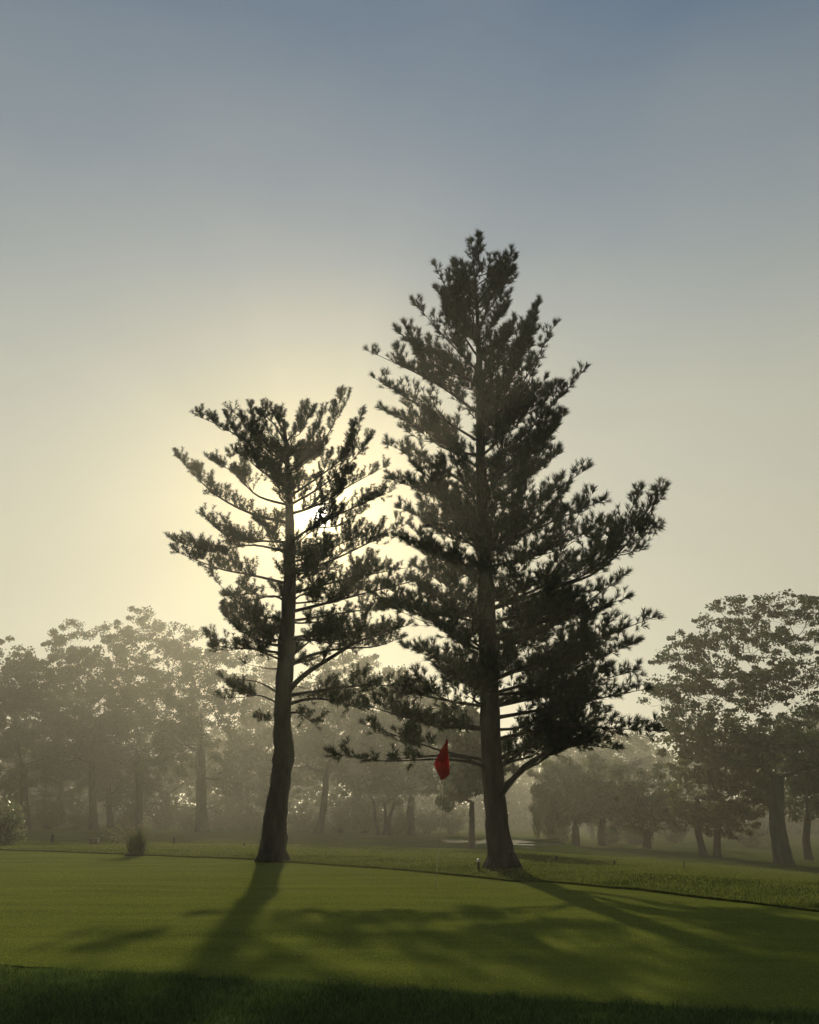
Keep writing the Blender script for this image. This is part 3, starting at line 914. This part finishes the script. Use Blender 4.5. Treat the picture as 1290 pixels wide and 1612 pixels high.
# clump of tall ornamental grass
def grass_clump(label, px, py, D, h, w, n):
    a, _ = ray(px, py)
    org = np.array([a * D, D, float(ground_z(a * D, D))])
    root = thing('grass_clump', label, 'plant', org)
    g = np.random.default_rng(3)
    th = g.uniform(0, 2 * math.pi, n); r = g.uniform(0, 1, n) ** .6
    b = np.stack([np.cos(th) * r * w * .3, np.sin(th) * r * w * .3, np.zeros(n)], -1)
    outw = np.stack([np.cos(th), np.sin(th), np.zeros(n)], -1)
    hh = h * g.uniform(.35, 1.1, n) * (1.15 - .6 * r)
    t = b + outw * (w * .30 * r * g.uniform(.1, 1.5, n) ** 1.5)[:, None] + np.stack([np.zeros(n), np.zeros(n), hh], -1)
    m = (b + t) / 2 + np.array([0, 0, 1.0]) * (hh * .12)[:, None]
    side = unit(np.cross(outw + g.normal(0, .5, (n, 3)), [0, 0, 1.0])) * .006
    V = np.stack([b - side, b + side, m + side, m - side, t], 1).reshape(-1, 3)
    k = np.arange(n)[:, None] * 5
    link('blades', mesh_np('blades', V, [k + np.array([[0, 1, 2, 3]]), k + np.array([[3, 2, 4]])], M_CLUMP), root)
    # wispy seed sprays leaning out to the left
    tb = Tubes(); C = []
    for j in range(60):
        d = unit(np.array([g.normal(-.35, .5), g.normal(0, .4), 1.0]))
        l = h * g.uniform(.9, 1.45)
        e = d * l
        ln = smooth_line([np.zeros(3), e * .5 + [0, 0, .05], e + [d[0] * .12, 0, -.04]], 7)
        tb.add(ln, np.linspace(.005, .003, 7), 3)
        C.append(ln[4:])
    C = np.concatenate(C)
    st = link('seed_stalks', tb.mesh('seed_stalks', M_PLUME), root)
    V, Q = leaf_quads(C, np.full(len(C), .04), 1, 4, .022, .4)
    link('seed_heads', mesh_np('seed_heads', V, [Q], M_PLUME), root)
    # dark mulch mound
    tb = Tubes()
    q = np.linspace(0, 1, 6)
    tb.add(np.stack([0 * q, 0 * q, -.03 + .10 * q], -1), w * .62 * np.cos(q * 1.45) + .01, 20, .04, 4)
    link('mulch_mound', tb.mesh('mulch_mound', M_MULCH), root)


grass_clump('clump of tall upright grass with wispy seed sprays on a dark mound', 216, 1342, 26.8, .80, .62, 800)


# far wood: one mass beyond the clearing
def far_wood():
    C, RR = [], []
    for k in range(7600):
        a = rng.uniform(-.95, .95)
        D = rng.uniform(150, 200)
        px_ = a * F * 1.06 + W0 / 2
        top = 1165 + 22 * math.sin(px_ * .013) + 14 * math.sin(px_ * .041 + 1) + 45 * math.exp(-((px_ - 825) / 45) ** 2)
        zt = CAMZ + ray(0, top)[1] * D
        zb = float(ground_z(a * D, D))
        C.append([a * D, D, zb + .3 + (zt - zb) * rng.uniform(0, 1) ** 1.3])
        RR.append(rng.uniform(1.4, 2.6))
    V, Q = leaf_quads(np.array(C), np.array(RR), .8, 26, .42)
    o = link('far_wood', mesh_np('far_wood', V, [Q], M_LEAF))
    o['kind'] = 'stuff'; o['label'] = 'far pale wood closing the clearing'


far_wood()

# pond glint in the clearing
M_WATER, t = new_mat('still_water')
b = t.nodes.new('ShaderNodeBsdfPrincipled')
b.inputs['Base Color'].default_value = (.02, .025, .02, 1)
b.inputs['Roughness'].default_value = .12
no = t.nodes.new('ShaderNodeTexNoise'); no.inputs['Scale'].default_value = 1.2; no.inputs['Detail'].default_value = 5
bp = t.nodes.new('ShaderNodeBump'); bp.inputs['Strength'].default_value = .35; bp.inputs['Distance'].default_value = .05
t.links.new(no.outputs['Fac'], bp.inputs['Height']); t.links.new(bp.outputs[0], b.inputs['Normal'])
o = t.nodes.new('ShaderNodeOutputMaterial'); t.links.new(b.outputs[0], o.inputs['Surface'])

def pond():
    th = np.linspace(0, 2 * math.pi, 72, endpoint=False)
    V = [[POND_C[0] + POND_R[0] * 1.12 * math.cos(a), POND_C[1] + POND_R[1] * 1.12 * math.sin(a), POND_Z] for a in th] + [[*POND_C, POND_Z]]
    k = np.arange(72)
    o = link('pond_water', mesh_np('pond_water', V, [np.stack([k, (k + 1) % 72, np.full(72, 72)], -1)], M_WATER))
    o['kind'] = 'structure'


pond()


# ------------------------------------------------------------------ flagstick
M_RED, t = new_mat('red_flag_cloth')
d = t.nodes.new('ShaderNodeBsdfDiffuse'); d.inputs[0].default_value = (.22, .007, .009, 1)
tr = t.nodes.new('ShaderNodeBsdfTranslucent'); tr.inputs[0].default_value = (.34, .009, .012, 1)
mixs = t.nodes.new('ShaderNodeMixShader'); mixs.inputs[0].default_value = .5
t.links.new(d.outputs[0], mixs.inputs[1]); t.links.new(tr.outputs[0], mixs.inputs[2])
o = t.nodes.new('ShaderNodeOutputMaterial'); t.links.new(mixs.outputs[0], o.inputs['Surface'])
M_POLE = solid_mat('painted_pole', 20, [(.3, (.30, .30, .27)), (.7, (.40, .40, .36))], .5)
M_CUP = solid_mat('cup_dark', 20, [(.3, (.02, .02, .02)), (.7, (.04, .04, .04))], .6)
M_CAPW = solid_mat('pale_cap', 30, [(.3, (.55, .52, .45)), (.7, (.7, .68, .6))], .4)
M_STAKE = solid_mat('dark_stake', 20, [(.3, (.03, .028, .025)), (.7, (.06, .055, .045))], .7, .4, 40)

FD = px_ground(685, 1399)
fl = thing('flagstick', 'golf flagstick with a limp red flag standing in the green', 'flag', FD)
base = np.array(FD)
top = up(704.5, 1160, FD[1])
tb = Tubes()
tb.add(smooth_line([base - [0, 0, .1], (base + top) / 2, top], 12), np.full(12, .0045), 8)
link('pole', tb.mesh('pole', M_POLE, base), fl)
tb = Tubes()
tb.add([top + [0, 0, -.005], top + [0, 0, .018]], [.010, .007], 10)
link('finial', tb.mesh('finial', M_STAKE, base), fl)
tb = Tubes()
q = np.array([[0, 0, .004], [0, 0, -.006]]) + base
tb.add(q, [.054, .054], 24)
link('hole_cup', tb.mesh('hole_cup', M_CUP, base), fl)
# limp cloth: hoist along the pole top, the fly folded down into a drooping point
rows = [  # py, left px, right px of the drooping cloth
    (1163, 703.6, 704.6), (1170, 700.5, 704.8), (1180, 694.5, 705.3), (1190, 689.5, 706.0), (1199, 684.5, 707.0), (1204, 683.2, 707.5), (1212, 687.0, 707.9), (1220, 690.6, 708.0), (1226, 693.2, 700.5), (1228, 694.0, 696.5)]
nu = 13
V = []
for py, lx, rx in rows:
    for j in range(nu):
        f = j / (nu - 1)
        p_ = up(lx + (rx - lx) * f, py, FD[1])
        fold = math.sin(f * 9.5 + (py - 1160) * .02) * (.010 + .02 * (py - 1160) / 68)
        if py > 1202:
            fold += -.03 * (1 - abs(f - .35) * 1.4)
        V.append(p_ + np.array([0, fold - .04, 0]))
idx = np.arange(len(rows) * nu).reshape(len(rows), nu)
Qf = np.stack([idx[:-1, :-1], idx[:-1, 1:], idx[1:, 1:], idx[1:, :-1]], -1).reshape(-1, 4)
cloth = link('cloth', mesh_np('cloth', np.array(V) - base, [Qf], M_RED, False), fl)
# second cloth layer added over the upper flag so less light comes through
V = []
rows2 = [(1166, 702.6, 704.6), (1174, 698.6, 704.9), (1184, 692.6, 705.4), (1193, 688.4, 705.0), (1198, 686.2, 703.6), (1200.5, 690.0, 701.5)]
for py, lx, rx in rows2:
    for j in range(7):
        f = j / 6
        V.append(up(lx + (rx - lx) * f, py, FD[1]) + np.array([0, -.085 + .012 * math.sin(f * 5), 0]))
idx = np.arange(len(rows2) * 7).reshape(len(rows2), 7)
Qf = np.stack([idx[:-1, :-1], idx[:-1, 1:], idx[1:, 1:], idx[1:, :-1]], -1).reshape(-1, 4)
link('cloth_shade_layer', mesh_np('cloth_shade_layer', np.array(V) - base, [Qf], M_RED, False), cloth)


# ------------------------------------------------------------------ stakes and markers
def stake(label, px, py, hpx, wpx, lean=0.0, cap=False, name='marker_stake', cat='stake', group='short stakes in the grass'):
    b = px_ground(px, py)
    sc = b[1] / F
    h, w = hpx * sc, wpx * sc
    root = thing(name, label, cat, b, group)
    tb = Tubes()
    e = np.array([lean * h, 0, h])
    tb.add([[0, 0, -.05], e * .5, e * .93, e], [w / 2, w / 2, w / 2, w * .32], 8, .04, int(px))
    link('post', tb.mesh('post', M_STAKE), root)
    tb = Tubes()
    if cap:
        tb.add([e + [-.055, 0, -.014], e + [0, 0, .022], e + [.05, 0, .03]], [.012, .034, .010], 10)
        link('cap', tb.mesh('cap', M_CAPW), root)
    else:
        tb.add([e * .78, e * .88], [w * .56, w * .56], 8)
        link('band', tb.mesh('band', M_STAKE), root)
    return root


stake('short dark post with a pale tilted cap left of the full pine trunk', 754, 1371, 13, 3.4, 0, True, name='capped_post', cat='post', group=None)
stake('small leaning dark stake just right of the full pine trunk', 875, 1356, 8, 3, .3)
stake('small dark stake before the shade trees right of centre', 968, 1363, 8, 3.2, 0)
stake('thin dark stake between the shade trees and the twin trunks', 1077, 1368, 11, 1.6, .12)
stake('blocky dark stake in the mist near the left bush', 82, 1327, 12, 4.4, 0)
stake('dark stake in the mist right of the grass clump', 274, 1329, 9, 3.8, 0)
stake('tiny stub of a stake just left of the bare pine trunk', 383, 1332, 5, 3, .5)


def tee_block(label, px, py, wpx, hpx):
    b = px_ground(px, py)
    sc = b[1] / F
    w, h, d = wpx * sc, hpx * sc, .18
    root = thing('low_bench', label, 'bench', b)
    def box(x0, x1, y0, y1, z0, z1):
        V = [(x, y, z) for z in (z0, z1) for y in (y0, y1) for x in (x0, x1)]
        Qb = [(0, 2, 3, 1), (4, 5, 7, 6), (0, 1, 5, 4), (2, 6, 7, 3), (0, 4, 6, 2), (1, 3, 7, 5)]
        return np.array(V), np.array(Qb)
    V, Qb = box(-w / 2, w / 2, -d, d, h * .72, h)
    link('seat', mesh_np('seat', V, [Qb], M_STAKE), root)
    for s in (-1, 1):
        V, Qb = box(s * w * .33 - .04, s * w * .33 + .04, -d * .8, d * .8, -.05, h * .715)
        link('leg', mesh_np('leg', V, [Qb], M_STAKE), root)


tee_block('low dark bench in the mist left of the grass clump', 148, 1329, 12, 8)

# small fallen leaves on the green
M_DEAD = leaf_mat('fallen_leaf', (.30, .24, .14), (.42, .36, .24), .3)
for px_, py_, s_, lb_ in [(472, 1506, .022, 'curled pale leaf on the green below the sparse pine'), (540, 1499, .018, 'flat pale leaf right of the curled one'), (519, 1543, .017, 'pale leaf nearest the dark fringe'),
                     (80, 1403, .02, 'pale leaf on the left of the green'), (1203, 1470, .024, 'pale twig-like leaf on the right of the green'), (241, 1341, .03, 'pale leaf on the edge of the green by the grass clump')]:
    b = px_ground(px_, py_)
    uu = np.linspace(-1, 1, 7)
    V = []
    for u_ in uu:
        wd = (1 - u_ * u_) ** .7 * .45 + .02
        for v_ in (-1, 0, 1):
            V.append((u_ * s_, v_ * wd * s_, .012 + .35 * s_ * (u_ * u_) + .25 * s_ * abs(v_)))
    idx = np.arange(21).reshape(7, 3)
    Qf = np.stack([idx[:-1, :-1], idx[:-1, 1:], idx[1:, 1:], idx[1:, :-1]], -1).reshape(-1, 4)
    o = thing('fallen_leaf', lb_, 'leaf', b, 'fallen leaves on the green', mesh_np('fallen_leaf', V, [Qf], M_DEAD))
    o.rotation_euler[2] = px_

# ------------------------------------------------------------------ haze
M_HAZE, t = new_mat('morning_mist')
v = t.nodes.new('ShaderNodeVolumePrincipled')
v.inputs['Color'].default_value = (.94, .92, .85, 1)
v.inputs['Density'].default_value = .0013
v.inputs['Anisotropy'].default_value = .70
o = t.nodes.new('ShaderNodeOutputMaterial'); t.links.new(v.outputs[0], o.inputs['Volume'])
zlow = float(ZZ.min()) - 1
V = [(x_, y_, z_) for z_ in (zlow, 19.0) for y_ in (-62, 702) for x_ in (-702, 702)]
hz = link('haze', mesh_np('haze', V, [np.array([(0, 2, 3, 1), (4, 5, 7, 6), (0, 1, 5, 4), (2, 6, 7, 3), (0, 4, 6, 2), (1, 3, 7, 5)])], M_HAZE))
hz['kind'] = 'stuff'
